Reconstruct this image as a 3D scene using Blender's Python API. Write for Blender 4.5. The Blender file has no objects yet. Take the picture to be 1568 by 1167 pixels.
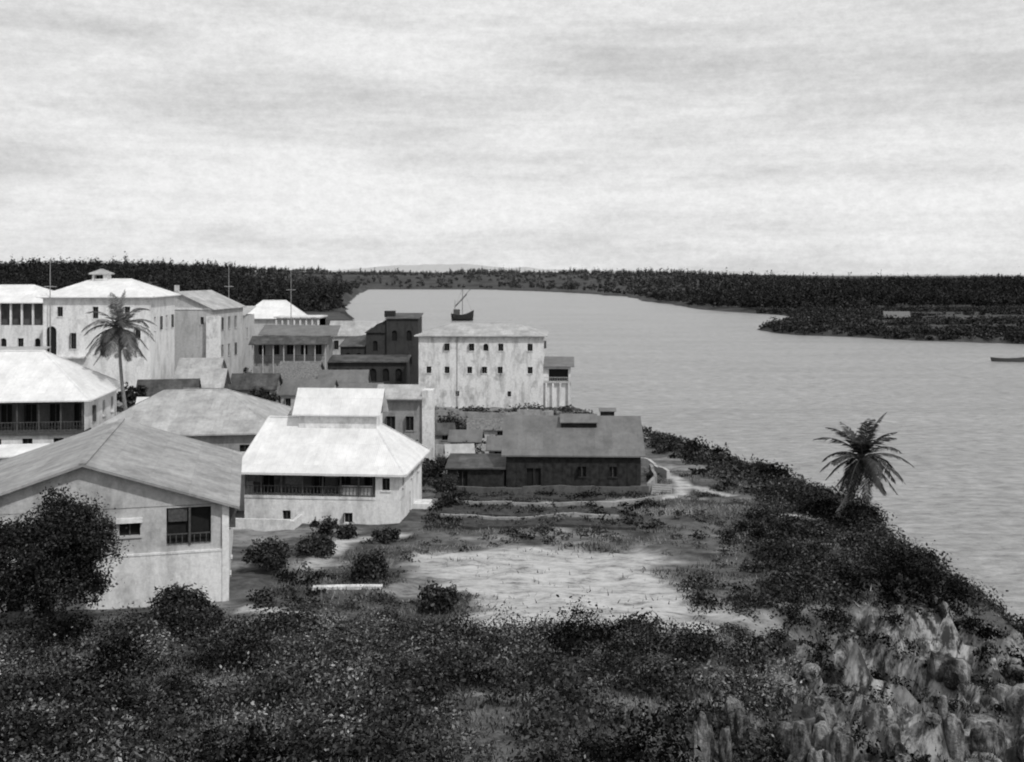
import bpy, math, numpy as np, bmesh
from mathutils import Vector
rng = np.random.default_rng(7)
sc = bpy.context.scene
COL = sc.collection

# ------------------------------------------------------------------ noise
_perm = np.random.default_rng(3).random((256,256))
def vnoise(x,y):
    x=np.asarray(x,float); y=np.asarray(y,float)
    xi=np.floor(x).astype(int); yi=np.floor(y).astype(int)
    fx=x-xi; fy=y-yi
    fx=fx*fx*(3-2*fx); fy=fy*fy*(3-2*fy)
    g=lambda a,b:_perm[a%256,b%256]
    return (g(xi,yi)*(1-fx)+g(xi+1,yi)*fx)*(1-fy)+(g(xi,yi+1)*(1-fx)+g(xi+1,yi+1)*fx)*fy
def fbm(x,y,o=4):
    s=0;a=.5;t=0
    for i in range(o):
        s=s+a*vnoise(x*2**i+17*i,y*2**i+31*i); t+=a; a*=.5
    return s/t
def sm(t):
    t=np.clip(t,0,1); return t*t*(3-2*t)

# ------------------------------------------------------------------ terrain
S_y=[-20,0,40,60,74,79,83,90,96,108,116,128,140,152,165,185,200,260,450,600,800,1270,1650,2200]
S_x=[34,36,38,38,40,37,36,36.5,36,34.5,33,30.5,27,22,16,13,9,-18,-62,-95,-130,-190,-230,-260]
X0_y=[-20,36,50,60,70,80,90,96,116,128,140,152,165,185,2200]
X0_x=[5,6,9,14,26,28,30,30,27,24,20,15,11,8,-270]
P_y=[-20,20,36,48,60,72,90,102,150,200,400,2500]
P_h=[15,12.5,10.3,8.6,7.2,6.6,6.3,6.0,5.0,4.6,5,6]
def near_h(x,y):
    S=np.interp(y,S_y,S_x); X0=np.interp(y,X0_y,X0_x); X0=np.minimum(X0,S-5)
    P=np.interp(y,P_y,P_h)
    left=sm((-x-22)/35)*sm((y-70)/40)*(1-sm((y-230)/150))
    P=P+left*3.6
    inl=S-x
    P=P+ sm((y-650)/600)*sm((inl-30)/200)*24
    edge=(fbm(x*.12,y*.12)-.5)*np.where(y<200,4.5,10)
    t=(x+edge-X0)/(S-X0)
    t=np.clip(t,0,1.6)
    near=1-sm((y-55)/14)
    f=np.where(t<1, t**0.9*near + sm(t)*(1-near), t)
    h=P-(P+1.2)*f
    n=(fbm(x*.35,y*.35,4)-.5)
    h=h+n*0.7*(y<400)
    h=h-1.1*np.exp(-((x-4)/7)**2-((y-50)/3.2)**2)
    near2=1-sm((y-60)/14)
    cl=near2*sm(t*4)*(1-sm((t-.9)/.3))
    rid=1-np.abs(2*fbm(x*.3+3+.15*y,y*.1,3)-1)*2.4
    h=h+cl*(rid-.35)*3.4 + cl*(fbm(x*.9,y*.9,3)-.5)*2.2
    st=h*.6; stp=(np.floor(st)+sm((st-np.floor(st)-.38)/.24))/.6
    h=h*(1-.8*cl)+stp*.8*cl
    return h
POLY=np.array([(-300,1720),(-50,1700),(61,1490),(128,1167),(130,919),(145,758),(163,697),(176,640),(150,570),(112,500),(120,452),(160,412),(192,393),(260,370),(500,340),(1500,300),(6000,300),(6000,9000),(-6000,9000),(-6000,1720)],float)
def poly_sd(x,y):
    ins=np.zeros(x.shape,bool); d=np.full(x.shape,1e9)
    n=len(POLY)
    for i in range(n):
        ax,ay=POLY[i]; bx,by=POLY[(i+1)%n]
        c=((ay>y)!=(by>y))
        xx=(bx-ax)*(y-ay)/((by-ay) if by!=ay else 1e-9)+ax
        ins^=(c&(x<xx))
        L=(bx-ax)**2+(by-ay)**2
        t=np.clip(((x-ax)*(bx-ax)+(y-ay)*(by-ay))/L,0,1)
        d=np.minimum(d,np.hypot(x-ax-t*(bx-ax),y-ay-t*(by-ay)))
    return np.where(ins,d,-d)
def far_h(x,y):
    d=poly_sd(x,y)+(fbm(x*.02,y*.02)-.5)*26
    h=-2+4.0*sm((d+6)/14)
    inland=sm((d-20)/200)
    ratio=x/np.maximum(y,1)
    h=h+inland*(1.5+sm((y-700)/300)*4)
    h=h+sm((d-10)/260)*sm((y-900)/700)*(1-sm((ratio-.08)/.25))*15
    h=h+inland*(fbm(x*.006,y*.006)-.5)*6
    return h
def H(x,y):
    x=np.asarray(x,float); y=np.asarray(y,float)
    n=near_h(x,y)
    return np.maximum(n,np.where(y>280,far_h(x,y),-9))

# ------------------------------------------------------------------ materials
def newmat(name):
    m=bpy.data.materials.new(name); m.use_nodes=True
    nt=m.node_tree; b=nt.nodes['Principled BSDF']
    b.inputs['Roughness'].default_value=.85
    b.inputs['Specular IOR Level'].default_value=.2
    return m,nt,b
def noise_node(nt,scale,detail=5,vec=None,rough=.6):
    n=nt.nodes.new('ShaderNodeTexNoise'); n.inputs['Scale'].default_value=scale
    n.inputs['Detail'].default_value=detail; n.inputs['Roughness'].default_value=rough
    if vec is not None: nt.links.new(vec,n.inputs['Vector'])
    return n
def maprange(nt,src,a,b,c,d):
    n=nt.nodes.new('ShaderNodeMapRange'); 
    for i,v in enumerate((a,b,c,d)): n.inputs[i+1].default_value=v
    nt.links.new(src,n.inputs[0]); return n.outputs[0]
def mathn(nt,op,a,b):
    n=nt.nodes.new('ShaderNodeMath'); n.operation=op
    for i,v in enumerate((a,b)):
        if isinstance(v,(int,float)): n.inputs[i].default_value=v
        else: nt.links.new(v,n.inputs[i])
    return n.outputs[0]
def objvec(nt,scale=(1,1,1)):
    tc=nt.nodes.new('ShaderNodeTexCoord'); mp=nt.nodes.new('ShaderNodeMapping')
    mp.inputs['Scale'].default_value=scale
    nt.links.new(tc.outputs['Object'],mp.inputs['Vector']); return mp.outputs[0]
def setcol(nt,b,val):
    c=nt.nodes.new('ShaderNodeCombineColor')
    for i in range(3): nt.links.new(val,c.inputs[i])
    nt.links.new(c.outputs[0],b.inputs[0])
def bump(nt,b,h,strength,dist):
    n=nt.nodes.new('ShaderNodeBump'); n.inputs['Strength'].default_value=strength; n.inputs['Distance'].default_value=dist
    nt.links.new(h,n.inputs['Height']); nt.links.new(n.outputs[0],b.inputs['Normal'])
def plaster(name,base,stain=.5,patch=.15):
    m,nt,b=newmat(name)
    n1=noise_node(nt,.8,6,objvec(nt,(1,1,.35)),.7)      # running streaks
    n2=noise_node(nt,3.5,4,objvec(nt),.75)               # fine grime
    n3=noise_node(nt,.45,5,objvec(nt),.6)                # missing limewash patches
    a=maprange(nt,n1.outputs[0],.46,.68,1,1-stain)
    c=maprange(nt,n2.outputs[0],.3,.75,1.08,.72)
    e=maprange(nt,n3.outputs[0],.56,.62,1,1-patch)
    v=mathn(nt,'MULTIPLY',mathn(nt,'MULTIPLY',a,c),mathn(nt,'MULTIPLY',e,base))
    setcol(nt,b,v); bump(nt,b,n2.outputs[0],.5,.06); return m
def roofmat(name,base,var=.25,rot=False):
    m,nt,b=newmat(name)
    v=objvec(nt,(1,1,1))
    if rot:
        sp=nt.nodes.new('ShaderNodeSeparateXYZ'); cb=nt.nodes.new('ShaderNodeCombineXYZ')
        nt.links.new(v,sp.inputs[0]); nt.links.new(sp.outputs[1],cb.inputs[0]); nt.links.new(sp.outputs[0],cb.inputs[1]); v=cb.outputs[0]
    br=nt.nodes.new('ShaderNodeTexBrick'); nt.links.new(v,br.inputs['Vector'])
    br.inputs['Color1'].default_value=(1,1,1,1); k=1-var*.7; br.inputs['Color2'].default_value=(k,k,k,1)
    br.inputs['Mortar'].default_value=(k*.9,)*3+(1,); br.inputs['Scale'].default_value=1
    br.inputs['Mortar Size'].default_value=.012; br.inputs['Brick Width'].default_value=.85; br.inputs['Row Height'].default_value=2.3
    bw=nt.nodes.new('ShaderNodeRGBToBW'); nt.links.new(br.outputs[0],bw.inputs[0])
    n1=noise_node(nt,.5,6,objvec(nt),.7); n2=noise_node(nt,3,4,objvec(nt,(1,.4,1)),.7)
    a=maprange(nt,n1.outputs[0],.35,.7,1.05,1-var*1.6); c=maprange(nt,n2.outputs[0],.3,.8,1.05,1-var)
    val=mathn(nt,'MULTIPLY',mathn(nt,'MULTIPLY',bw.outputs[0],a),mathn(nt,'MULTIPLY',c,base))
    setcol(nt,b,val); b.inputs['Roughness'].default_value=.6
    wv=nt.nodes.new('ShaderNodeTexWave'); wv.inputs['Scale'].default_value=2.0; nt.links.new(v,wv.inputs['Vector'])
    bump(nt,b,wv.outputs['Fac'],.2,.03)
    return m
def flat(name,base,sc_=3,var=.4):
    m,nt,b=newmat(name); n=noise_node(nt,sc_,4,objvec(nt))
    setcol(nt,b,maprange(nt,n.outputs[0],.3,.7,base*(1-var),base*(1+var))); return m
M={}
M['white']=plaster('limewash_white',.84,.34,.14)
M['white2']=plaster('limewash_stained',.82,.5,.25)
M['coral']=plaster('coral_stone_grey',.54,.35,.12)
M['grey']=plaster('grey_plaster',.34,.4,.2)
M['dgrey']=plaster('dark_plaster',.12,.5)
M['black']=flat('tarred_boards',.028,2,.6)
M['blackstone']=plaster('black_weathered_stone',.055,.5)
M['rwhite']=roofmat('whitewashed_iron_roof',.8,.12)
M['rgrey']=roofmat('iron_roof_grey',.42,.28,True)
M['rgrey2']=roofmat('iron_roof_pale',.52,.26)
M['rdark']=roofmat('iron_roof_weathered',.2,.22)
M['rust']=roofmat('rusty_roof',.14,.5)
M['thatch']=flat('palm_thatch',.16,4,.5)
M['dark']=flat('dark_interior',.015,3,.3)
M['wood']=flat('old_wood',.08,5,.4)
M['lwood']=flat('painted_wood',.45,5,.25)
M['trunk']=flat('palm_trunk',.2,6,.5)
M['bark']=flat('bark',.07,6,.4)
M['farground']=flat('distant_ground',.05,.03,.5)
M['bed']=flat('tilled_soil',.045,1.5,.6)

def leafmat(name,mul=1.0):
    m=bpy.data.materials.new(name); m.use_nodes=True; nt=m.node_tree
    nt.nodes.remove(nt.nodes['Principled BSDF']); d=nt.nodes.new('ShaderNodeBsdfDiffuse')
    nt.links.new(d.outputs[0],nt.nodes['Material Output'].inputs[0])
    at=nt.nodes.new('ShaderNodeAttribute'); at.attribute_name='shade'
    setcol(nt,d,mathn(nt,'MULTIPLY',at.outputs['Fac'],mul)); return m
M['leaf']=leafmat('foliage')
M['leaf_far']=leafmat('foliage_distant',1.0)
M['grass']=leafmat('dry_grass')

m,nt,b=newmat('scrub_ground')
ts=nt.nodes.new('ShaderNodeAttribute'); ts.attribute_name='sand'
tr=nt.nodes.new('ShaderNodeAttribute'); tr.attribute_name='rock'
n1=noise_node(nt,.35,7,objvec(nt),.7); n2=noise_node(nt,.8,9,objvec(nt,(.7,1.5,1)),.78)
g=mathn(nt,'MULTIPLY',maprange(nt,n1.outputs[0],.35,.68,.035,.15),maprange(nt,n2.outputs[0],.35,.7,.5,1.6))
sandc=maprange(nt,n2.outputs[0],.36,.58,.22,.5)
sf=mathn(nt,'MULTIPLY',ts.outputs['Fac'],maprange(nt,n2.outputs[0],.34,.46,.5,1))
mx=nt.nodes.new('ShaderNodeMix'); nt.links.new(sf,mx.inputs[0]); nt.links.new(g,mx.inputs[2]); nt.links.new(sandc,mx.inputs[3])
n4=noise_node(nt,1.1,7,objvec(nt,(1,1,.4)),.75)
rockc=maprange(nt,n4.outputs[0],.44,.6,.04,.42)
mx2=nt.nodes.new('ShaderNodeMix'); nt.links.new(tr.outputs['Fac'],mx2.inputs[0]); nt.links.new(mx.outputs[0],mx2.inputs[2]); nt.links.new(rockc,mx2.inputs[3])
setcol(nt,b,mx2.outputs[0]); bump(nt,b,n2.outputs[0],.3,.12); b.inputs['Roughness'].default_value=.95
M['ground']=m
m,nt,b=newmat('coral_rock')
n1=noise_node(nt,.9,7,objvec(nt,(1,1,.4)),.75)
setcol(nt,b,maprange(nt,n1.outputs[0],.44,.61,.035,.4)); n2=noise_node(nt,3,6,objvec(nt),.7); bump(nt,b,n2.outputs[0],1,.35)
M['rock']=m
m,nt,b=newmat('harbour_water')
b.inputs['Roughness'].default_value=.3; b.inputs['Specular IOR Level'].default_value=.5; b.inputs['IOR'].default_value=1.33
w1=noise_node(nt,.6,5,objvec(nt,(.55,1.2,1)),.78); w2=noise_node(nt,.03,6,objvec(nt,(.4,2,1)),.7)
setcol(nt,b,mathn(nt,'MULTIPLY',maprange(nt,w2.outputs[0],.3,.7,.23,.34),maprange(nt,w1.outputs[0],.35,.65,.55,1.45)))
bump(nt,b,w1.outputs[0],1.0,.6)
M['water']=m
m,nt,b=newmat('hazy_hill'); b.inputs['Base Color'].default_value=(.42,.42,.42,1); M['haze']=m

# ------------------------------------------------------------------ mesh helpers
def link(o,parent=None):
    COL.objects.link(o)
    if parent: o.parent=parent
    return o
def np_mesh(name,V,F,mat,parent=None,face_attr=None,vert_attrs=None,smooth=False):
    me=bpy.data.meshes.new(name); k=F.shape[1]
    me.vertices.add(len(V)); me.vertices.foreach_set('co',V.astype(np.float32).ravel())
    me.loops.add(F.size); me.loops.foreach_set('vertex_index',F.astype(np.int32).ravel())
    me.polygons.add(len(F)); me.polygons.foreach_set('loop_start',(np.arange(len(F))*k).astype(np.int32))
    me.update(calc_edges=True); me.validate()
    if face_attr is not None:
        a=me.attributes.new('shade','FLOAT','FACE'); a.data.foreach_set('value',face_attr.astype(np.float32))
    for nm,v in (vert_attrs or {}).items():
        a=me.attributes.new(nm,'FLOAT','POINT'); a.data.foreach_set('value',v.astype(np.float32).ravel())
    if smooth: me.polygons.foreach_set('use_smooth',np.ones(len(F),bool))
    me.materials.append(mat); o=bpy.data.objects.new(name,me); return link(o,parent)
def py_mesh(name,V,F,mat,parent=None):
    me=bpy.data.meshes.new(name); me.from_pydata(V,[],F); me.update(); me.materials.append(mat)
    return link(bpy.data.objects.new(name,me),parent)
def grid(name,xs,ys,hf,mat,attrs=None):
    X,Y=np.meshgrid(xs,ys); Z=hf(X,Y); nx=len(xs); ny=len(ys)
    V=np.stack([X,Y,Z],-1).reshape(-1,3)
    i=np.arange(nx*ny).reshape(ny,nx)
    F=np.stack([i[:-1,:-1],i[:-1,1:],i[1:,1:],i[1:,:-1]],-1).reshape(-1,4)
    return np_mesh(name,V,F,mat,vert_attrs={k:f(X,Y,Z) for k,f in (attrs or {}).items()},smooth=True)

def seg_d(x,y,pts):
    d=np.full(np.shape(x),1e9)
    for (ax,ay),(bx,by) in zip(pts[:-1],pts[1:]):
        L=(bx-ax)**2+(by-ay)**2; t=np.clip(((x-ax)*(bx-ax)+(y-ay)*(by-ay))/L,0,1)
        d=np.minimum(d,np.hypot(x-ax-t*(bx-ax),y-ay-t*(by-ay)))
    return d
PATHS=[([(14.8,119),(15.7,112),(17,105),(16,99),(14,96),(9,94.5),(3,94)],.6),([(17,105),(18.5,101),(20.5,98)],.4),([(22,88),(26,88.5)],.5),([(-10,60),(-16,62)],.4),([(-14,72),(-13,80),(-9,82)],.8)]
def sandpatch(x,y):
    n=(fbm(x*.3,y*.45)-.5)*2.2
    xr=np.interp(y,[56,62,70,79],[12,13,11.5,10]); xl=np.interp(y,[56,62,70,79],[-2,-3.6,-5.4,-6.8])
    d=np.minimum(np.minimum(x-xl,xr-x)/3,np.minimum(y-56.5,78.5-y)/3)
    return sm(d+.3+n)
def f_sand(X,Y,Z):
    s=sandpatch(X,Y)
    for p,w in PATHS: s=np.maximum(s,1.0*sm(1.6-seg_d(X,Y,p)/w))
    s=np.maximum(s,.7*((Z<.6)&(Z>-.3)&(Y<300)))
    s=np.maximum(s,.4*((Y>110)&(Y<260)&(X<-5)))
    n=fbm(X*.15+40,Y*.3); s=np.maximum(s,.4*sm((n-.58)/.1)*(Y<260))
    return s
def f_rock(X,Y,Z):
    X0=np.interp(Y,X0_y,X0_x); n=fbm(X*.2+9,Y*.2,3)
    gy,gx=np.gradient(Z,ys[1]-ys[0],xs[1]-xs[0]); sl=np.hypot(gx,gy)
    return sm((X-X0-.5+(n-.5)*8)/4)*(1-sm((Y-66)/12))*np.clip(.05+sm((sl-.8)/.7),0,1)
xs=np.arange(-165,60,.55); ys=np.arange(-12,330,.55)
grid('ground',xs,ys,near_h,M['ground'],{'sand':f_sand,'rock':f_rock})
fx=np.concatenate([np.arange(-3000,-720,40),np.arange(-720,760,7),np.arange(760,5000,45)])
fy=np.concatenate([np.arange(258,1300,7),np.arange(1300,6500,35)])
def farH(X,Y):
    h=H(X,Y); inside=(X>-163)&(X<58)&(Y<327); return np.where(inside,h-4,h)
grid('far_shore_terrain',fx,fy,farH,M['farground'])
py_mesh('water',[(-14000,-400,0),(14000,-400,0),(14000,16000,0),(-14000,16000,0)],[(0,1,2,3)],M['water'])
hx=np.linspace(-3500,1900,120); hz=40+ (fbm(hx*.0019+4,hx*0,4))*110*np.exp(-((hx+300)/900)**2)
V=[];F=[]
for i,(a,z) in enumerate(zip(hx,hz)): V+= [(a,8200,-5),(a,8700,z),(a,9400,-5)]
for i in range(len(hx)-1): F+=[(3*i,3*i+3,3*i+4,3*i+1),(3*i+1,3*i+4,3*i+5,3*i+2)]
py_mesh('distant_hills',V,F,M['haze'])

# ------------------------------------------------------------------ buildings
class B:
    def __init__(s,name,loc,rot=0):
        s.e=bpy.data.objects.new(name,None); COL.objects.link(s.e); s.e.location=loc; s.e.rotation_euler[2]=math.radians(rot); s.p={}
    def add(s,part,mat,V,F):
        q=s.p.setdefault((part,mat),([],[])); o=len(q[0]); q[0].extend([tuple(v) for v in V]); q[1].extend([tuple(i+o for i in f) for f in F])
    def box(s,part,mat,x0,x1,y0,y1,z0,z1):
        V=[(x,y,z) for z in (z0,z1) for y in (y0,y1) for x in (x0,x1)]
        s.add(part,mat,V,[(0,2,3,1),(4,5,7,6),(0,1,5,4),(2,6,7,3),(0,4,6,2),(1,3,7,5)])
    def slab(s,part,mat,pts,t=.12):
        n=len(pts); V=list(pts)+[(p[0],p[1],p[2]-t) for p in pts]
        F=[tuple(range(n)),tuple(range(2*n-1,n-1,-1))]+[(i,i+n,(i+1)%n+n,(i+1)%n) for i in range(n)]
        s.add(part,mat,V,F)
    def wall(s,mat,a,b,z0,z1,ops=(),depth=.28,pane='dark',part='walls'):
        a=np.array(a,float); b=np.array(b,float); L=np.linalg.norm(b-a); d=(b-a)/L; n=np.array([d[1],-d[0]])
        P=lambda u,v,k=0:(a[0]+d[0]*u-n[0]*k,a[1]+d[1]*u-n[1]*k,v)
        us=sorted({0,L,*[o[0] for o in ops],*[o[1] for o in ops]}); vs=sorted({z0,z1,*[o[2] for o in ops],*[o[3] for o in ops]})
        for u0,u1 in zip(us[:-1],us[1:]):
            for v0,v1 in zip(vs[:-1],vs[1:]):
                uc=(u0+u1)/2; vc=(v0+v1)/2
                if any(o[0]<uc<o[1] and o[2]<vc<o[3] for o in ops): continue
                s.add(part,mat,[P(u0,v0),P(u1,v0),P(u1,v1),P(u0,v1)],[(0,1,2,3)])
        for o in ops:
            u0,u1,v0,v1=o[:4]; arch=len(o)>4 and o[4]
            s.add(part,mat,[P(u0,v0),P(u1,v0),P(u1,v0,depth),P(u0,v0,depth)],[(0,1,2,3)])
            s.add(part,mat,[P(u0,v1),P(u1,v1),P(u1,v1,depth),P(u0,v1,depth)],[(3,2,1,0)])
            s.add(part,mat,[P(u0,v0),P(u0,v1),P(u0,v1,depth),P(u0,v0,depth)],[(3,2,1,0)])
            s.add(part,mat,[P(u1,v0),P(u1,v1),P(u1,v1,depth),P(u1,v0,depth)],[(0,1,2,3)])
            s.add('windows',pane,[P(u0,v0,depth),P(u1,v0,depth),P(u1,v1,depth),P(u0,v1,depth)],[(0,1,2,3)])
            if arch:
                r=(u1-u0)/2; uc=(u0+u1)/2; k=8
                for i in range(k):
                    t0=math.pi*i/k; t1=math.pi*(i+1)/k
                    q=[(uc+r*math.cos(t),v1-r+r*math.sin(t)) for t in (t0,t1)]
                    s.add(part,mat,[P(q[0][0],v1,.003),P(q[1][0],v1,.003),P(q[1][0],q[1][1],.003),P(q[0][0],q[0][1],.003)],[(0,1,2,3)])
            elif u1-u0<2.5 and pane=='dark':
                um=(u0+u1)/2
                s.add('window_frames','wood',[P(um-.04,v0,.15),P(um+.04,v0,.15),P(um+.04,v1,.15),P(um-.04,v1,.15)],[(0,1,2,3)])
                if rng.random()<.35:
                    s.add('shutters','wood',[P(u0,v0,.02),P(u0,v0,-.4),P(u0,v1,-.4),P(u0,v1,.02)],[(0,1,2,3)])
                s.add('window_sills',mat,[P(u0-.1,v0-.12,-.1),P(u1+.1,v0-.12,-.1),P(u1+.1,v0,-.1),P(u0-.1,v0,-.1),P(u0-.1,v0,-.002),P(u1+.1,v0,-.002),P(u0-.1,v0-.12,-.002),P(u1+.1,v0-.12,-.002)],[(0,1,2,3),(3,2,5,4),(0,6,7,1)])
    def rect(s,mat,x0,x1,y0,y1,z0,z1,f=(),r=(),l=(),bk=(),part='walls'):
        s.wall(mat,(x0,y0),(x1,y0),z0,z1,f,part=part); s.wall(mat,(x1,y0),(x1,y1),z0,z1,r,part=part)
        s.wall(mat,(x1,y1),(x0,y1),z0,z1,bk,part=part); s.wall(mat,(x0,y1),(x0,y0),z0,z1,l,part=part)
    def hip(s,mat,x0,x1,y0,y1,ze,zr,ins=None,insr=None,axis='x',part='roof',t=.14):
        ym=(y0+y1)/2; a=ins if ins is not None else (y1-y0)/2; c=insr if insr is not None else a
        R=[(x0+a,ym,zr),(x1-c,ym,zr)]
        T=[[(x0,y0,ze),(x1,y0,ze),R[1],R[0]],[(x1,y1,ze),(x0,y1,ze),R[0],R[1]],[(x1,y0,ze),(x1,y1,ze),R[1]],[(x0,y1,ze),(x0,y0,ze),R[0]]]
        for q in T: s.add(part,mat,q,[tuple(range(len(q)))])
        c=[(x0,y0,ze),(x1,y0,ze),(x1,y1,ze),(x0,y1,ze)]
        s.add(part,mat,c+[(p[0],p[1],ze-t) for p in c],[(0,4,5,1),(1,5,6,2),(2,6,7,3),(3,7,4,0),(7,6,5,4)])
        prs=[(R[0],R[1]),(c[0],R[0]),(c[1],R[1]),(c[2],R[1]),(c[3],R[0])]
        for p,q in prs:
            p=Vector(p);q=Vector(q)
            if (q-p).length<.2: continue
            d=(q-p).normalized(); n=d.cross(Vector((0,0,1))); n.normalize(); n*=.14; up=Vector((0,0,.06))
            s.add('ridge_caps',mat,[p-n-up*.3,p+up,q+up,q-n-up*.3,p+n-up*.3,q+n-up*.3],[(0,1,2,3),(1,4,5,2)])
    def gable(s,mat,wallmat,x0,x1,y0,y1,ze,zr,ov=.45,axis='x',part='roof',t=.12):
        if axis=='x':
            ym=(y0+y1)/2; k=(zr-ze)/(ym-y0); zo=ze-k*ov
            s.slab(part,mat,[(x0-ov,y0-ov,zo),(x1+ov,y0-ov,zo),(x1+ov,ym,zr),(x0-ov,ym,zr)],t)
            s.slab(part,mat,[(x1+ov,y1+ov,zo),(x0-ov,y1+ov,zo),(x0-ov,ym+.003,zr),(x1+ov,ym+.003,zr)],t)
            if wallmat:
                s.add('walls',wallmat,[(x1,y0,ze-t),(x1,y1,ze-t),(x1,ym,zr-t),(x0,y1,ze-t),(x0,y0,ze-t),(x0,ym,zr-t)],[(0,1,2),(3,4,5)])
        else:
            xm=(x0+x1)/2; k=(zr-ze)/(xm-x0); zo=ze-k*ov
            s.slab(part,mat,[(x0-ov,y1+ov,zo),(x0-ov,y0-ov,zo),(xm,y0-ov,zr),(xm,y1+ov,zr)],t)
            s.slab(part,mat,[(x1+ov,y0-ov,zo),(x1+ov,y1+ov,zo),(xm+.003,y1+ov,zr),(xm+.003,y0-ov,zr)],t)
            if wallmat:
                s.add('walls',wallmat,[(x0,y0,ze-t),(x1,y0,ze-t),(xm,y0,zr-t),(x1,y1,ze-t),(x0,y1,ze-t),(xm,y1,zr-t)],[(0,1,2),(3,4,5)])
    def rail(s,x0,x1,y,z0,z1,mat='wood',step=.35):
        s.box('railing',mat,x0,x1,y-.03,y+.03,z1-.07,z1); s.box('railing',mat,x0,x1,y-.025,y+.025,z0+.06,z0+.12)
        x=x0+step/2
        while x<x1: s.box('railing',mat,x-.025,x+.025,y-.015,y+.015,z0+.12,z1-.07); x+=step
    def done(s):
        for (part,mat),(V,F) in s.p.items():
            py_mesh(part,V,F,M[mat],s.e)
        return s.e

# A: big gabled house, lower left
h=B('gabled_house',(-17.4,64,7.0),14); w=16.5;Lh=18.5
h.wall('white',(-w,-.0),(0,0),-2,3.0,[(4,5,-1,1),])
h.wall('coral',(-w,.12),(0,.12),3.0,5.9,[(w-3.6,w-1.0,3.5,5.75),(w-6.3,w-5.1,4.2,5.0),(3,4.1,4.0,5.0)])
h.box('string_course','white',-w,0,-.04,.12,3.0,3.12)
h.box('window_hood','white',-6.45,-4.95,-.15,.118,5.02,5.3)
h.box('corner_pilaster','white',-.34,.06,-.07,.4,-2,5.8)
h.box('porch_post','wood',-2.3,-2.18,.0,.1,3.5,5.75); h.rail(-3.55,-1.05,.08,3.5,4.2,'wood'); h.box('porch_blind','wood',-3.5,-2.4,.2,.24,4.9,5.7)
h.wall('white2',(0,.41),(0,Lh),-2,5.9,[(3,4.2,3.6,5.1),(7,8.2,3.6,5.1),(11,12.2,3.6,5.1),(15,16.2,3.6,5.1),(5,6,0,2),(9,10,0,2)])
h.wall('white2',(0,Lh),(-w,Lh),-2,5.9); h.wall('white2',(-w,Lh),(-w,0),-2,5.9,[(4,5,3.6,5),(10,11,3.6,5)])
h.gable('rgrey','coral',-w,0,.12,Lh,6.0,8.75,.7,'y',t=.16)
h.box('ridge_cap','rgrey',-w/2-.2,-w/2+.2,-.6,Lh+.5,8.74,8.83)
h.done()
# B: long hipped warehouse behind
h=B('warehouse',(-33,109,7.4),8)
h.rect('grey',-8.5,8.5,-9,9,-2,4.2,[(2,3,1,3),(6,7,1,3),(10,11,1,3),(14,15,1,3)],[(3,4,1,3),(9,10,1,3),(14,15,1,3)])
h.hip('rgrey2',-9.2,9.2,-9.7,9.7,4.2,7.4,6,6,'x'); h.done()
h=B('lean_to_shed',(-25.2,93,6.6),4); h.rect('coral',-3,2,-3,4,-1,3.2,[(1,2,0,2)]); h.gable('rgrey2','coral',-3,2,-3,4,3.2,4.4,.3,'x'); h.done()
# C: white bungalow with veranda and roof monitor
h=B('white_house',(-9.2,85.4,6.2),-5); 
h.wall('white',(-13,0),(0,0),-2,2.2,[(3.2,3.9,.4,1.2),(8.4,9.1,.3,1.1)])
h.box('veranda_floor','white',-13,-.0,.003,2.2,2.1,2.2)
h.box('veranda_sill','white2',-13,-2.0,-.06,.12,2.2,2.42)
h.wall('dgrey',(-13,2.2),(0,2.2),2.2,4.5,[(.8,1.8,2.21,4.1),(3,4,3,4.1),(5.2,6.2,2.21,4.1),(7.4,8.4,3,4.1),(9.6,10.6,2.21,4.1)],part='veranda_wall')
h.wall('white',(-2,.0),(0,.0),2.2,4.5,[(.55,1.2,3.0,4.0)]); h.wall('white',(-2,2.2),(-2,.0),2.2,4.5)
for x in (-12.9,-11.6,-9.9,-8.1,-6.4,-4.9,-3.4,-2.2): h.box('veranda_posts','wood',x-.05,x+.05,.0,.1,2.42,4.45)
h.rail(-13,-2,.05,2.42,3.25,'wood',.3)
h.box('veranda_blind','wood',-9.6,-8.2,.16,.2,3.3,4.4); h.box('veranda_blind','lwood',-6.3,-4.9,.16,.2,4.0,4.4)
h.box('veranda_blind','wood',-12.8,-11.5,.16,.2,3.5,4.4); h.box('veranda_panel','coral',-4.9,-2.2,.16,.2,2.5,3.3)
h.wall('white',(0,0),(0,10.5),-2,4.5,[(1.2,2.0,3.0,4.2),(4.3,5.1,.1,2.0),(5.2,6.3,3.0,4.2),(8.3,9.2,3,4.2)])
h.wall('white',(0,10.5),(-13,10.5),-2,4.5); h.wall('white',(-13,10.5),(-13,0),-2,4.5)
h.hip('rwhite',-13.6,.7,-.8,11.3,4.45,8.2,1.0,4.2,'x',t=.18)
h.rect('white',-9.6,-2.8,4.0,6.5,7,8.5); h.rect('dgrey',-9.6,-2.8,4.0,6.5,8.5,9.15,[(.3,3.2,8.6,9.05),(3.5,6.5,8.6,9.05)],part='monitor_louvres')
h.gable('rwhite','white',-9.6,-2.8,4.0,6.5,9.2,10.75,.45,'x',part='monitor_roof')
h.box('entrance_steps','white',.003,1.4,6,8,-2,.6);h.box('entrance_steps','white',1.4,2.0,6,8,-2,.3)
h.box('garden_wall','white',-14.6,-8.4,-2.4,-2.1,-2,1.0);h.box('garden_wall','white',-8.398,-8.1,-2.4,-.01,-2,.9)
h.done()
h=B('flat_roofed_house',(-12.3,118,6.2),-2)
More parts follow.
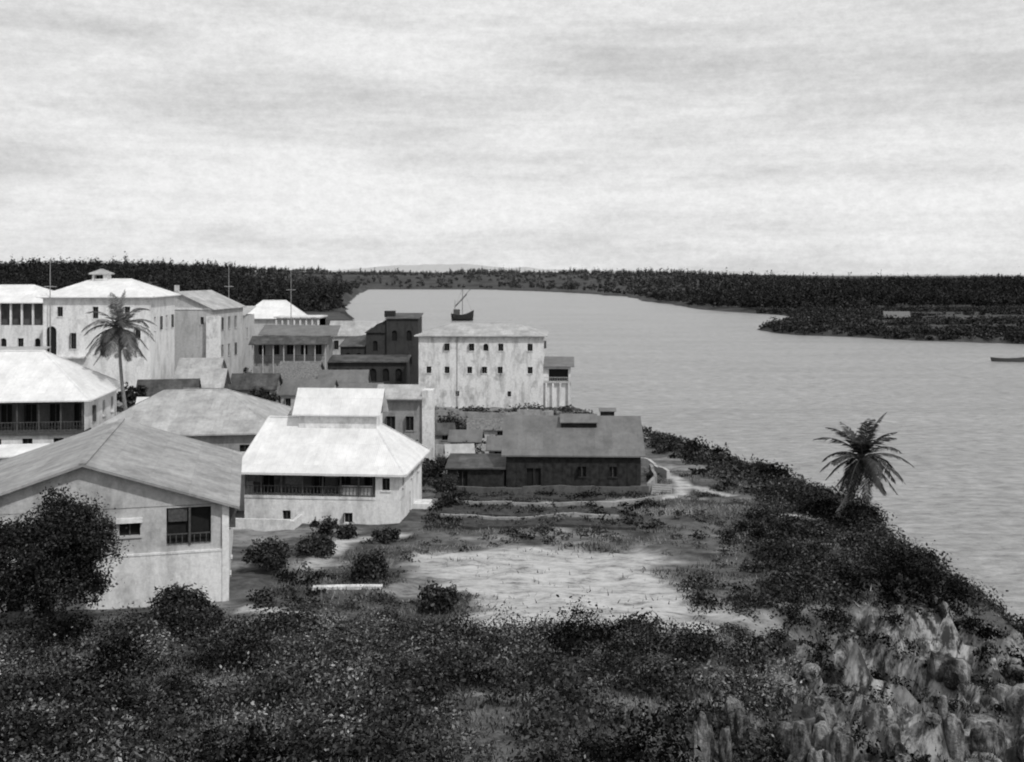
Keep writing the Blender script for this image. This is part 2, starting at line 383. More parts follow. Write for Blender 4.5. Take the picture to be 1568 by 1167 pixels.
h.rect('grey',-2.9,2.2,0,7,-1,6.4,[(1,2,3,4.6),(3.2,4.1,3,4.6)],[(2,3,3,4.5)]); h.box('roof','coral',-3.2,2.2,-.3,7.3,6.4,6.55); h.slab('roof','rgrey2',[(-3.3,-.9,6.7),(2.3,-.9,6.7),(2.3,3,7.9),(-3.3,3,7.9)]); h.box('corner_buttress','white2',2.202,3.4,-.4,1.6,-1,7.6); h.done()
# E: black boarded barn
h=B('dark_barn',(6.2,107,5.9),-2)
h.rect('black',-6.6,6.5,-5,5,-1.5,3.6,[(2,3.4,-1,2),(7,7.8,1.2,2.2),(10,10.8,1.2,2.2)],[(4,6,-1,2.2)])
h.gable('rdark','black',-6.6,6.5,-5,5,3.6,6.5,.45,'x',t=.14)
h.box('ridge_vent','black',-1.2,2.4,-1.7,-1.2,5.1,6.15); h.slab('ridge_vent_roof','rdark',[(-1.3,-2.1,6.1),(2.5,-2.1,6.1),(2.5,-.4,6.75),(-1.3,-.4,6.75)],.08)
h.box('chimney_vent','black',2.9,4.3,.5,1.5,5.9,6.9); h.slab('chimney_vent_roof','rdark',[(2.7,.3,6.92),(4.5,.3,6.92),(4.5,1,7.2),(2.7,1,7.2)],.06)
for x in np.arange(-6.5,6.5,.9): h.box('battens','black',x,x+.07,-5.05,-5.003,-1.5,3.4)
h.done()
h=B('boarded_lean_to',(-3.3,104.5,5.9),-2); h.rect('black',-3,2.6,-2,3,-1.5,1.9,[(1,2,0,1.6)]); h.slab('roof','rust',[(-3.2,-2.4,2.0),(2.75,-2.4,2.0),(2.75,3.2,2.5),(-3.2,3.2,2.5)]); h.done()
# terraced garden beds and steps below the barn
h=B('terraced_garden_beds',(0,0,0))
for y0,y1,x0,x1 in ((95.4,98.2,-7,8.5),(88.6,91.8,-6,9),(84,86.6,-4,10)):
    n=12
    for i in range(n):
        a=x0+(x1-x0)*i/n; b_=x0+(x1-x0)*(i+1)/n; q=[(a,y0),(b_,y0),(b_,y1),(a,y1)]
        zz=[float(H(*p)) for p in q]; h.add('soil','bed',[(p[0],p[1],z+.22) for p,z in zip(q,zz)]+[(p[0],p[1],z-.6) for p,z in zip(q,zz)],[(0,1,2,3),(0,4,5,1)])
h.done()
h=B('stone_steps',(14.2,99.2,float(H(14.2,99.2))),-15)
for k in range(5): h.box('treads','grey',-.9,.9,-.9+k*.35,-.55+k*.35-.003,-.8,.12+k*.15)
h.done()
# F: tall white building on the shore
h=B('merchant_house',(5.1,171,4.3),-3)
pw=lambda px:20.5+(px-832)/9.36
ops=[]
for p in (684,722,744,767,812): ops.append((pw(p)-.42,pw(p)+.42,9.9,11.1,p==744))
for p in (656,684,719,742,766,812): ops.append((pw(p)-.4,pw(p)+.4,6.2,7.3))
ops+=[(pw(700)-.3,pw(700)+.3,2.4,3.3),(pw(780)-.3,pw(780)+.3,2.4,3.3)]
h.rect('white2',-20.5,0,0,13,-2,12.2,ops,[(2,2.9,9.9,11.2),(6,6.9,9.9,11.2),(10,10.9,9.9,11.2)],[(3,4,9,10.5),(8,9,9,10.5)])
h.box('cornice','grey',-20.7,.2,-.2,13.2,12.2,12.4)
h.hip('rgrey2',-21.2,.7,-.7,13.7,12.4,14.2,6,6,'x'); 
h.box('drainpipe','grey',-14.2,-14.08,-.1,-.01,0,12.1)
h.box('seaward_wing','white',0.002,4.5,1,9,-2,3.9)
h.wall('white',(0.002,1),(4.5,1),3.9,7.4,[(.9,4.1,4.9,6.9)]); h.wall('white',(4.5,1),(4.5,9),3.9,7.4,[(1,4,5,6.9)])
h.box('balcony','lwood',-.0,4.7,.5,.998,4.6,4.75); h.rail(.1,4.6,.55,4.75,5.6,'lwood',.4)
for x in (.5,1.6,2.8,4.2): h.box('columns','white',x-.14,x+.14,.5,.8,-2,4.6)
h.slab('wing_roof','rdark',[(-.0,.2,7.4),(5.1,.2,7.4),(5.1,9.3,8.3),(0,9.3,8.3)]); h.done()
# dark weathered building
h=B('ruined_stone_house',(-25,200,5),0)
h.rect('blackstone',1,7,0,9,-2,13.3,[(1,2,9,11,True),(3.8,4.8,9,11,True),(1,2,4.5,6.4),(3.8,4.8,4.5,6.4)])
h.rect('blackstone',-3,.998,.5,9,-2,10.6,[(1.3,2.2,7,9,True),(1.3,2.2,3,5)])
h.rect('blackstone',-8,-3.002,1,9,-2,7.9,[(1,2,4.8,6.6,True),(3,4,4.8,6.6,True)])
h.slab('roof','rust',[(.7,-.3,13.3),(7.3,-.3,13.3),(7.3,9.3,14),(.7,9.3,14)]); h.slab('roof','black',[(-3.2,.2,10.6),(.69,.2,10.6),(.69,9,12.2),(-3.2,9,11)]); h.slab('roof','rust',[(-8.3,.7,7.9),(-3.21,.7,7.9),(-3.21,9,9.8),(-8.3,9,9)])
h.box('stair_turret','black',.2,2.2,3,5,13.4,14.6)
h.add('broken_gable','blackstone',[(-3,.45,10.6),(1,.45,10.6),(1,.45,13.2),(.2,.45,12.6),(-.9,.45,12.2),(-2,.45,11.2)],[(0,1,2,3,4,5)])
h.done()
h=B('arcaded_store',(-24,188,4.9),0)
h.rect('blackstone',-9,5,0,6,-1,6.2,[(i*2.3+.5,i*2.3+1.7,2.6,4.9,True) for i in range(6)]); h.slab('roof','rust',[(-9.3,-.5,6.1),(5.3,-.5,6.1),(5.3,6.3,6.9),(-9.3,6.3,6.9)]); h.done()
# grey row
h=B('veranda_shop',(-39.5,185,8),3)
h.rect('grey',-6.5,6.5,2,10,-2,7.3,[(.8+i*2.5,2+i*2.5,4.4,6.4) for i in range(5)])
for x in np.linspace(-6.4,6.4,8): h.box('posts','lwood',x-.08,x+.08,0,.16,-1,6.4)
h.slab('roof','rust',[(-7,-.5,6.4),(7,-.5,6.4),(7,3,7.7),(-7,3,7.7)]); h.slab('upper_roof','rdark',[(-6,3.01,7.9),(8,3.01,7.5),(8,10,9.2),(-6,10,9.4)]); h.box('front_wall','grey',-6.5,6.5,.17,.3,-1,2.5); h.rail(-6.5,6.5,.1,3.6,4.4,'wood',.4); h.done()
h=B('colonnaded_house',(-44,215,8),0)
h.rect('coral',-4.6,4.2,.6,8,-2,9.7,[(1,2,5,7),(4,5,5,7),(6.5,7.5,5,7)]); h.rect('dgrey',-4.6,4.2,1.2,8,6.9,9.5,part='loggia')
h.box('loggia_floor','white',-4.8,4.4,-.1,1.19,7.1,7.3)
for x in np.linspace(-4.5,4.1,8): h.box('columns','white',x-.16,x+.16,0,.3,7.3,9.4)
h.box('roof','white2',-5,4.6,-.3,8.3,9.702,10.0); h.done()
h=B('hip_roofed_house',(-55.5,240,8),2); h.rect('coral',-6.5,6.5,0,10,-2,8.6,[(1,2,5,7),(5,6,5,7),(9,10,5,7)]); h.hip('rwhite',-7.2,7.2,-.8,10.8,8.6,12.6,4.5,4.5); h.done()
h=B('narrow_house',(-54,198,8.5),0); h.rect('coral',-2.4,3.2,0,8,-2,10.4,[(1,1.8,6.5,8),(3.4,4.2,6.5,8),(1,1.8,3,4.5)],[(2,3,6,8)]); h.slab('roof','rgrey2',[(-2.7,-.4,10.5),(3.5,-.4,10.5),(3.5,8.3,12),(-2.7,8.3,12)]); h.done()
h=B('low_house',(-34.5,232,7),0); h.rect('coral',-6,6,0,8,-2,6.4,[(1+i*3,2+i*3,3,5) for i in range(4)]); h.gable('rgrey2','coral',-6,6,0,8,6.4,9.2,.5,'x'); h.done()
# I: gabled coral-stone house
h=B('tall_gabled_house',(-48.8,170,9),-6)
h.rect('coral',-12,0,0,14,-2,12.3,[(1,1.8,9.3,10.6),(.8,1.5,4.5,6),(5,5.6,10,11.2),(10,10.6,9.6,10.8)],[(1+i*3,2+i*3,8.5,10.6) for i in range(4)]+[(1+i*3,2+i*3,4,6) for i in range(4)])
h.gable('rgrey2','coral',-12,0,0,14,12.3,15,.5,'y'); h.box('finial','coral',-6.3,-5.7,-.2,.4,15.0,16.0)
h.box('cornice','white',-12.1,.1,-.12,-.003,12.0,12.3); h.box('corner_tower','white2',-.6,1.6,-1.0,-.13,-2,11); h.done()
# J: large white house with arches and hipped roof
h=B('arched_white_house',(-52.6,152,9.5),4)
h.rect('white',-15.2,0,0,14,-2,13.8,[(.5,1.9,5.5,9.8,True),(3.9,4.7,6.5,8.8),(2,2.8,11.2,12.6),(7,7.8,10.9,12.6),(11.5,12.3,10.9,12.6),(8,9.2,5.5,8.5,True),(13,13.8,8,9.6)],[(2+i*3.3,3+i*3.3,9,11) for i in range(4)])
h.box('balcony','white2',-15.4,-9,-.9,-.003,5.2,5.45); h.box('cornice','white',-15.4,.2,-.2,14.2,13.8,14.0)
h.hip('rwhite',-15.9,.8,-.8,14.8,14.05,16.6,5.5,5.5); h.rect('white',-10.2,-8,6,8,16.2,17.4,[(.5,1.6,16.6,17.2)],part='cupola'); h.hip('rgrey2',-10.6,-7.6,5.6,8.4,17.4,18.1,part='cupola_roof'); h.done()
# K
h=B('seafront_residence',(-71.5,160,9.5),0)
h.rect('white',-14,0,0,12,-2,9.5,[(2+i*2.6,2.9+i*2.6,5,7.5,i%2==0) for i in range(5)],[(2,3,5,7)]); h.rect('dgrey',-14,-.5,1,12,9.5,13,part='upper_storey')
for x in np.linspace(-13.8,-.2,9): h.box('columns','white',x-.13,x+.13,.02,.28,9.5,12.9)
h.hip('rwhite',-14.7,.6,-.7,12.7,13,15.6,5,5); h.done()
h=B('small_white_annex',(-66.5,140,9.5),0); h.rect('white2',-6,1.5,0,6,-2,6.0,[(1,2,2.5,4.5),(4,5,2.5,4.5)]); h.slab('roof','rgrey2',[(-6.4,-.4,6),(1.9,-.4,6),(1.9,6.4,7.2),(-6.4,6.4,7.2)]); h.done()
# L: hipped house with veranda, left
h=B('veranda_house',(-43.4,106,8.3),7)
h.wall('white',(-17,0),(0,0),-2,2.4,[(2+i*3,3+i*3,.3,2.0) for i in range(5)])
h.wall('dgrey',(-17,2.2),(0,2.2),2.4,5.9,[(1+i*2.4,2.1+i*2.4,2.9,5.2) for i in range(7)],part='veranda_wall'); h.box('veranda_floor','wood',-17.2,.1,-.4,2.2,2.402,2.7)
for x in np.linspace(-16.9,-.1,9): h.box('veranda_posts','wood',x-.07,x+.07,-.3,-.16,2.7,5.8)
h.rail(-17,0,-.25,2.7,3.7,'wood',.3)
h.wall('white',(0,0),(0,13),-2,5.9,[(3,4,3.2,4.9),(7,8,3.2,4.9),(10.5,11.5,3.2,4.9),(5,6,0,2)]); h.wall('white',(0,13),(-17,13),-2,5.9); h.wall('white',(-17,13),(-17,0),-2,5.9)
h.hip('rwhite',-18,.9,-1.0,14,5.9,10.4,7,6.8); h.done()
h=B('garden_store',(-44.5,98,8.0),10); h.rect('white',-5,0,0,3,-2,1.9,[(1,1.8,0,1.5)]); h.slab('roof','rwhite',[(-5.3,-.3,1.9),(.3,-.3,1.9),(.3,3.3,2.5),(-5.3,3.3,2.5)]); h.done()
# sheds
sheds=[(-44,134,8.8,7,5,4.6,'rust','grey',12),(-38.5,131,8.6,5,4,4.0,'thatch','dgrey',-8),(-41.5,140,8.8,6,5,5.4,'rgrey2','dgrey',5),(-41.2,121.5,8.6,4,3,4.0,'rwhite','white',5),
 (-36,147,8.3,6,5,4.6,'rust','grey',3),(-29,150,7.2,7,5,4.6,'rdark','coral',-4),(-22,152,6.2,6,5,4.8,'rdark','grey',6),(-17,147,5.6,5,4,4.0,'rgrey2','coral',0),(-26,162,6,7,6,6.0,'rdark','coral',2),(-33.5,166,7,6,6,6.0,'thatch','grey',-3),
 (-9.5,131,5.6,4,3,2.6,'rust','grey',10),(-5.5,126,5.6,3.4,3,2.5,'rdark','dgrey',-5),(-3,136,5.4,5,3,2.7,'thatch','coral',0),(-47.5,160,9,6,5,5,'rgrey2','grey',3),(-5.8,115,5.8,2.6,2.2,2.4,'rgrey2','dgrey',8),(-1,118,5.8,3,2.5,2.8,'rdark','grey',-4)]
for x,y,z,w_,d_,hh,rm,wm,ro in sheds:
    h=B('shed',(x,y,z),ro); h.rect(wm,-w_/2,w_/2,-d_/2,d_/2,-1.5,hh*.62,[(.6,1.4,0,hh*.45),(w_-1.4,w_-.7,hh*.25,hh*.5)]); h.gable(rm,wm,-w_/2,w_/2,-d_/2,d_/2,hh*.62,hh,.35,'x'); h.done()
def lowwall(name,pts,hh,mat,t=.3):
    h=B(name,(0,0,0))
    for (a,b_),(c,d) in zip(pts[:-1],pts[1:]):
        L=math.hypot(c-a,d-b_); n=max(1,int(L/1.6)); nx=-(d-b_)/L*t/2; ny=(c-a)/L*t/2
        for i in range(n):
            p=(a+(c-a)*i/n,b_+(d-b_)*i/n); q=(a+(c-a)*(i+1)/n,b_+(d-b_)*(i+1)/n)
            z0=float(H(*p)); z1=float(H(*q)); k=hh*(1+rng.uniform(-.14,.08))
            V=[(p[0]-nx,p[1]-ny,z0-1),(q[0]-nx,q[1]-ny,z1-1),(q[0]+nx,q[1]+ny,z1-1),(p[0]+nx,p[1]+ny,z0-1),(p[0]-nx,p[1]-ny,z0+k),(q[0]-nx,q[1]-ny,z1+k),(q[0]+nx,q[1]+ny,z1+k),(p[0]+nx,p[1]+ny,z0+k)]
            h.add('masonry',mat,V,[(4,5,6,7),(0,1,5,4),(2,3,7,6),(1,2,6,5),(3,0,4,7)])
    h.done()
lowwall('stone_wall',[(-11,150),(-1,150),(6,152)],2.2,'grey')
lowwall('stone_wall',[(-7,99),(1,98.5),(13,99.5)],.8,'dgrey')
lowwall('stone_wall',[(13,99.5),(14.3,104),(14.6,110)],1.0,'grey')
lowwall('stone_wall',[(-7,93),(0,92.4),(9,93.2),(13.5,94.5)],.45,'grey')
lowwall('stone_wall',[(-6,87.8),(2,87.2),(9,88)],.35,'grey')
lowwall('garden_wall',[(-12.6,66),(-8.2,66)],.22,'white2',.5)
lowwall('stone_wall',[(-9,124),(-1,123)],1.3,'coral')
lowwall('stone_wall',[(-8,114),(-3,113),(-2,120)],1.0,'dgrey')
lowwall('retaining_wall',[(14.3,118),(15.3,112),(16,107)],.8,'coral')
def fl(name,x,y,z0,z1):
    V=[];F=[]
    for z,r in ((z0,.12),(z1,.05)):
        for i in range(8): a=i*math.pi/4; V.append((x+r*math.cos(a),y+r*math.sin(a),z))
    for i in range(8): F.append((i,(i+1)%8,8+(i+1)%8,8+i))
    k=len(V); V+=[(x-.9,y-.04,z1*.8+z0*.2),(x+.9,y-.04,z1*.8+z0*.2),(x+.9,y+.04,z1*.8+z0*.2+.1),(x-.9,y+.04,z1*.8+z0*.2+.1)]; F.append((k,k+1,k+2,k+3))
    py_mesh(name,V,F,M['grey'])
fl('flagpole',-66.3,150,9,29); fl('flagpole',-54.2,200,9,28.2); fl('flagpole',-42.3,200,9,27.4)
for x,y in ((206,560),):
    z=float(H(x,y)); h=B('shore_hut',(x,y,z),-12); h.rect('grey',-6,6,-3,3,-2,1.6,[(2,3,.8,1.4),(5.5,6.5,0,1.5)]); h.gable('thatch','grey',-6,6,-3,3,1.6,4.2,.8,'x'); h.done()

# ------------------------------------------------------------------ boats
def boat(name,x,y,L,Wd,hh,mast,rot,mat):
    h=B(name,(x,y,0),rot); e=h.e
    n=14;V=[];F=[];k=7
    for i in range(n):
        t=i/(n-1)*2-1; wd=Wd/2*(1-abs(t)**2.6)**.8+.02; sh=hh*(1+.55*t*t+.25*t)
        for j in range(k):
            a=math.pi*j/(k-1); V.append((t*L/2*(1-.08*math.sin(a)),wd*math.cos(a),sh-(sh+.5)*math.sin(a)**.7))
    for i in range(n-1):
        for j in range(k-1): F.append((i*k+j,i*k+j+1,(i+1)*k+j+1,(i+1)*k+j))
    py_mesh('hull',V,F,M[mat],e)
    D=[];DF=[]
    for i in range(n): D+=[(V[i*k][0],V[i*k][1]*.95,V[i*k][2]-.25),(V[i*k+k-1][0],V[i*k+k-1][1]*.95,V[i*k+k-1][2]-.25)]
    for i in range(n-1): DF.append((2*i,2*i+2,2*i+3,2*i+1))
    py_mesh('deck',D,DF,M['wood'],e)
    if mast:
        h.box('mast','wood',-.15,.15,-.15,.15,0,mast); h.box('mizzen_mast','wood',-L*.33,-L*.33+.2,-.1,.1,0,mast*.65); h.box('deck_house','wood',-L*.38,-L*.12,-Wd*.3,Wd*.3,hh*.6,hh*1.9)
        h.slab('yard','wood',[(-L*.35,-.1,mast*.45),(L*.38,-.1,mast*1.02),(L*.38,.1,mast*1.02),(-L*.35,.1,mast*.45)],.35)
        h.slab('furled_sail','wood',[(-L*.3,-.25,mast*.46),(L*.2,-.25,mast*.85),(L*.2,.25,mast*.85),(-L*.3,.25,mast*.46)],.6)
        for s_ in (-1,1): h.add('stays','wood',[(0,0,mast),(.08,0,mast),(s_*L*.45+.08,0,hh*1.2),(s_*L*.45,0,hh*1.2)],[(0,1,2,3)])
    else:
        for t in (-.25,0,.25): h.box('thwarts','wood',t*L-.15,t*L+.15,-Wd*.42,Wd*.42,hh*.7,hh*.76)
    h.done()
boat('sailing_dhow',-28,590,13,5,3.4,18,8,'black')
boat('rowing_boat',152,318,12,2.4,1.0,0,-12,'wood')

# ------------------------------------------------------------------ foliage
def leaf_cloud(name,C,R,n,size,mat,shade=(.03,.11),hemi=True,parent=None,shell=.5,elong=.55,bshade=None):
    C=np.asarray(C,float);R=np.asarray(R,float);n=np.asarray(n,int)
    idx=np.repeat(np.arange(len(C)),n); N=len(idx)
    d=rng.normal(size=(N,3)); d/=np.linalg.norm(d,axis=1)[:,None]
    if hemi: d[:,2]=np.abs(d[:,2])
    r=(shell+(1-shell)*rng.random(N))
    lump=1+.28*np.sin(d[:,0]*5+idx*1.7)*np.sin(d[:,1]*5+idx*2.3)+.15*np.sin(d[:,2]*9+idx)
    stray=1+.35*(rng.random(N)<.06)*rng.random(N)
    p=C[idx]+R[idx]*d*(r*lump*stray)[:,None]
    nn=d*.8+rng.normal(size=(N,3))*.8+np.array([0,0,.35]); nn/=np.linalg.norm(nn,axis=1)[:,None]
    a=np.cross(nn,rng.normal(size=(N,3))); a/=np.linalg.norm(a,axis=1)[:,None]; b_=np.cross(nn,a)
    s=(size if np.isscalar(size) else np.asarray(size)[idx])*rng.uniform(.5,1.35,N)
    a=a*s[:,None]; b_=b_*(s*elong)[:,None]
    V=np.stack([p-a,p-b_*1.0,p+a,p+b_],1).reshape(-1,3); F=np.arange(4*N).reshape(N,4)
    bs=rng.uniform(.6,1.35,len(C))[idx] if bshade is None else np.asarray(bshade)[idx]
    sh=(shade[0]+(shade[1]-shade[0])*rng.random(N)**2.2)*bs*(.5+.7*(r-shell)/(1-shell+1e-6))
    return np_mesh(name,V,F,mat,parent,face_attr=sh)
BOX=[(-36,-15.5,58,84),(-24,-7,82,98),(-43,-22,97,121),(-8,14,100,113),(-16,11,168,186),(-63,-43,103,121),(-62,-46,166,186),(-70,-50,148,168)]
def free(x,y):
    m=np.ones(len(x),bool)
    for a,b_,c,d in BOX: m&=~((x>a)&(x<b_)&(y>c)&(y<d))
    for p,w in PATHS: m&=seg_d(x,y,p)>w+.4
    return m
def bushes(name,n,x0,x1,y0,y1,r0,r1,hk,perm2,leaf,shade,dens=None,zmin=.5,ns=.22):
    x=rng.uniform(x0,x1,n); y=rng.uniform(y0,y1,n); k=free(x,y)&(sandpatch(x,y)<.45)
    if dens is not None: k&=dens(x,y)>rng.random(n)
    x=x[k];y=y[k]; z=H(x,y); k=z>zmin; x=x[k];y=y[k];z=z[k]
    r=r0+(r1-r0)*rng.random(len(x))**1.7; hh=r*rng.uniform(*hk,len(x))
    C=np.stack([x,y,z-.15],1); R=np.stack([r,r*rng.uniform(.8,1.2,len(x)),hh],1)
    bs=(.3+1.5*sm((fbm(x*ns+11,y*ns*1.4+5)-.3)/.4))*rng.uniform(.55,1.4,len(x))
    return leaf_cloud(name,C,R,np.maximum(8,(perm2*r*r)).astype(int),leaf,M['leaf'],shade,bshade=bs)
inview=lambda x,y:(np.abs(x)<.56*y+4)
gap=lambda x,y:sm((fbm(x*.17+2,y*.26)-.38)/.14)
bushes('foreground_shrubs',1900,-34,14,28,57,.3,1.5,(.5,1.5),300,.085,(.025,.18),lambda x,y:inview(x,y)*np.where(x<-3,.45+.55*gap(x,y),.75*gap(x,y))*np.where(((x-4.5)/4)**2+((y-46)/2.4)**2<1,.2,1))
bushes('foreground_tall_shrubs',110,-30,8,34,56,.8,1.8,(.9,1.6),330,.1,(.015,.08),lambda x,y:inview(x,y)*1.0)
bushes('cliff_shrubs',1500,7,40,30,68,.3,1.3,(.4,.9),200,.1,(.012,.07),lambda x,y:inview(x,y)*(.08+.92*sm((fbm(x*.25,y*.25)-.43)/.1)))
bushes('shore_bushes',900,12,38,64,100,.5,1.9,(.5,1.1),190,.12,(.012,.07),lambda x,y:sm((x-np.interp(y,[62,75,90,100],[13.5,16,20,23]))/4)*(.55+.45*sm((fbm(x*.13+7,y*.13)-.4)/.12)))
bushes('shore_bushes_far',620,12,34,98,150,.5,1.6,(.5,1.1),110,.18,(.018,.075),lambda x,y:sm((x-np.interp(y,[98,125,150],[19,17,10]))/4),zmin=1.2)
bushes('scrub',3900,-30,34,54,112,.2,.9,(.4,1.0),190,.1,(.02,.11),lambda x,y:.2+.8*sm((fbm(x*.16,y*.26)-.41)/.1))
bushes('garden_bed_plants',460,-8,13,84,99.5,.3,.9,(.5,1.1),170,.12,(.015,.07),lambda x,y:.2+.8*(np.abs(((y-84)%6.4)-2)<2))
bushes('town_scrub',1600,-75,12,100,200,.4,1.9,(.6,1.4),55,.24,(.025,.1),lambda x,y:sm((fbm(x*.1,y*.1)-.4)/.1))
bushes('slope_scrub',260,-40,-12,62,90,.5,1.1,(.7,1.1),200,.11,(.02,.09))
def grass(name,n,x0,x1,y0,y1,hgt,dens,shade):
    x=rng.uniform(x0,x1,n); y=rng.uniform(y0,y1,n); k=free(x,y)&(dens(x,y)>rng.random(n)); x=x[k];y=y[k];z=H(x,y);k=z>.5;x=x[k];y=y[k];z=z[k];N=len(x)
    a=rng.uniform(0,6.28,N); w=rng.uniform(.02,.06,N); hh=hgt*rng.uniform(.3,1.4,N); l=rng.normal(size=(N,2))*.5*hh[:,None]
    dx=np.cos(a)*w;dy=np.sin(a)*w
    V=np.stack([np.stack([x-dx,y-dy,z-.05],1),np.stack([x+dx,y+dy,z-.05],1),np.stack([x+l[:,0],y+l[:,1],z+hh],1)],1).reshape(-1,3)
    bs=.35+1.2*sm((fbm(x*.2+31,y*.45+5)-.33)/.4)
    np_mesh(name,V,np.arange(3*N).reshape(N,3),M['grass'],face_attr=rng.uniform(*shade,N)*bs)
grass('dry_grass',220000,-34,36,30,112,.26,lambda x,y:inview(x,y)*(1-.97*sandpatch(x,y))*sm((fbm(x*.2+5,y*.3)-.35)/.2),(.05,.22))

def shrub(name,x,y,r,hh,n,leaf=.12,shade=(.02,.09)):
    z=float(H(x,y)); h=B(name,(0,0,0)); e=h.e
    k=9; C=[(x+rng.normal()*r*.45,y+rng.normal()*r*.45,z+rng.uniform(0,hh*.45)) for i in range(k)]; R=[(r*rng.uniform(.4,.7),)*2+(hh*rng.uniform(.35,.65),) for i in range(k)]
    leaf_cloud('leaves',C,R,[int(n*1.5)//k]*k,leaf,M['leaf'],shade,True,e)
    h.box('stem','bark',x-.06,x+.06,y-.06,y+.06,z-.3,z+hh*.6); h.done()
for a in [(-16,72,1.7,2.0,3000),(-14,75,1.2,1.6,1600),(-9.6,69,1.3,1.8,2200),(-4.6,61.5,1.2,1.6,2000),(-12.6,80.5,.8,1.3,900),(-19.3,61,1.8,1.8,3000),(-17,57.5,1.2,1.6,1500),(-9.8,80.5,1.0,1.2,900),(-14.5,81.5,.8,1.6,900),(-5,117,1.3,2.2,900),(-7.5,108,1.4,2.4,900),(2,120,1.4,2.0,800),(-6.3,99,1.3,2.2,1200),(-5.5,92,1.2,1.7,1200)]: shrub('garden_shrub',*a)

def tube(pts,rad,seg=8):
    V=[];F=[]
    for i,(p,r) in enumerate(zip(pts,rad)):
        p=Vector(p); d=(Vector(pts[min(i+1,len(pts)-1)])-Vector(pts[max(i-1,0)])).normalized()
        u=d.cross(Vector((.3,1,.1))).normalized(); v=d.cross(u)
        for j in range(seg): a=6.2832*j/seg; V.append(tuple(p+u*r*math.cos(a)+v*r*math.sin(a)))
    for i in range(len(pts)-1):
        for j in range(seg): F.append((i*seg+j,i*seg+(j+1)%seg,(i+1)*seg+(j+1)%seg,(i+1)*seg+j))
    return V,F
def tree(name,tx,ty,rad,ht,zc,ncl,leaf,nl,shade):
    e=bpy.data.objects.new(name,None); COL.objects.link(e); tz=float(H(tx,ty))
    V,F=tube([(tx,ty,tz-.5),(tx+.1,ty,tz+zc*.35),(tx,ty,tz+zc*.7)],[.4,.3,.22]); py_mesh('trunk',V,F,M['bark'],e)
    C=[];R=[]
    for i in range(9):
        a=i*2.4; q=(tx+rad*.6*math.cos(a),ty+rad*.6*math.sin(a),tz+zc+rng.uniform(-.3,.5)*ht)
        V,F=tube([(tx,ty,tz+zc*.55),tuple((Vector((tx,ty,tz+zc*.6))+Vector(q))/2+Vector((0,0,.3))),q],[.18,.1,.04],6); py_mesh('limb',V,F,M['bark'],e)
    for i in range(ncl):
        d=rng.normal(size=3); d/=np.linalg.norm(d); r=rng.uniform(.4,.95)
        C.append((tx+d[0]*rad*r,ty+d[1]*rad*r,tz+zc+d[2]*ht*r)); s=rng.uniform(.16,.34)*rad; R.append((s,s,s*.85))
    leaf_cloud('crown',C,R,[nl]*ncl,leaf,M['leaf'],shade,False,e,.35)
tree('mango_tree',-25.4,57.0,3.8,3.5,4.0,125,.09,430,(.015,.085))
for tx,ty in ((-38,128),(-46.5,128),(-34,141),(-30,158)): tree('town_tree',tx,ty,2.2,1.8,3.6,24,.2,130,(.02,.08))

def palm(name,base,crown,fl_,nf,droop,shade,r0=.2,seed=1,wid=1.0):
    rg=np.random.default_rng(seed); e=bpy.data.objects.new(name,None); COL.objects.link(e)
    b0=Vector(base); c0=Vector(crown); pts=[];rad=[]
    for i in range(14):
        t=i/13; p=b0.lerp(c0,t); s=math.sin(t*math.pi)*.35; p=p+Vector((s*(1 if c0.x>b0.x else -1),0,0)); pts.append(p); rad.append(r0*(1.35-.7*t) if i else r0*1.9)
    pts[0]=pts[0]-Vector((0,0,.6)); V,F=tube(pts,rad); py_mesh('trunk',V,F,M['trunk'],e)
    V=[];F=[];S=[]; RV=[];RF=[]
    for f in range(nf):
        az=f*2.39996+rg.uniform(-.25,.25); el=math.radians(80-135*(f/nf)**.95+rg.uniform(-7,7)); L=fl_*rg.uniform(.85,1.1)
        p=Vector(c0); d=Vector((math.cos(az)*math.cos(el),math.sin(az)*math.cos(el),math.sin(el))); side=Vector((-math.sin(az),math.cos(az),0))
        n=36; line=[]
        for i in range(n):
            line.append((p.copy(),d.copy())); p=p+d*(L/n); d=(d+Vector((0,0,-droop/n*(1+i/n)*(1 if d.z>-.8 else .1)))).normalized()
        v,ff=tube([q[0] for q in line[::4]],[.045*(1-i/9) +.008 for i in range(len(line[::4]))],4); o=len(RV); RV+=v; RF+=[tuple(j+o for j in g_) for g_ in ff]
        sh=rg.uniform(*shade)
        for i,(q,dd) in enumerate(line):
            t=i/n
            if t<.08: continue
            ll=fl_*.25*math.sin(math.pi*min(1,(t*.85+.18)))**.7
            for sgn in (-1,1):
                if rg.random()<.1: continue
                ld=(side*sgn*.8+dd*.7+Vector((0,0,-.2-rg.uniform(0,.3)))).normalized()
                w_=dd*.06*wid; tip=q+ld*ll*rg.uniform(.7,1.15); mid=q+ld*ll*.5+Vector((0,0,.05))
                o=len(V); V+=[tuple(q-w_*.7),tuple(q+w_*.7),tuple(mid+w_),tuple(tip),tuple(mid-w_)]; F.append((o,o+1,o+2,o+3,o+4)); S.append(sh*rg.uniform(.7,1.3))
    np_mesh('fronds',np.array(V),np.array(F),M['leaf'],e,face_attr=np.array(S)); py_mesh('frond_ribs',RV,RF,M['bark'],e)
    C=[tuple(c0+Vector((rg.normal()*.2,rg.normal()*.2,-.3+rg.normal()*.12))) for i in range(11)]
    leaf_cloud('coconuts',C,[(.16,.16,.18)]*11,[26]*11,.1,M['leaf'],(.03,.06),False,e,.8)
palm('coconut_palm',(27.2,88,float(H(27.2,88))),(29.5,88,11.5),4.3,34,1.0,(.02,.07),.18,3,1.0)
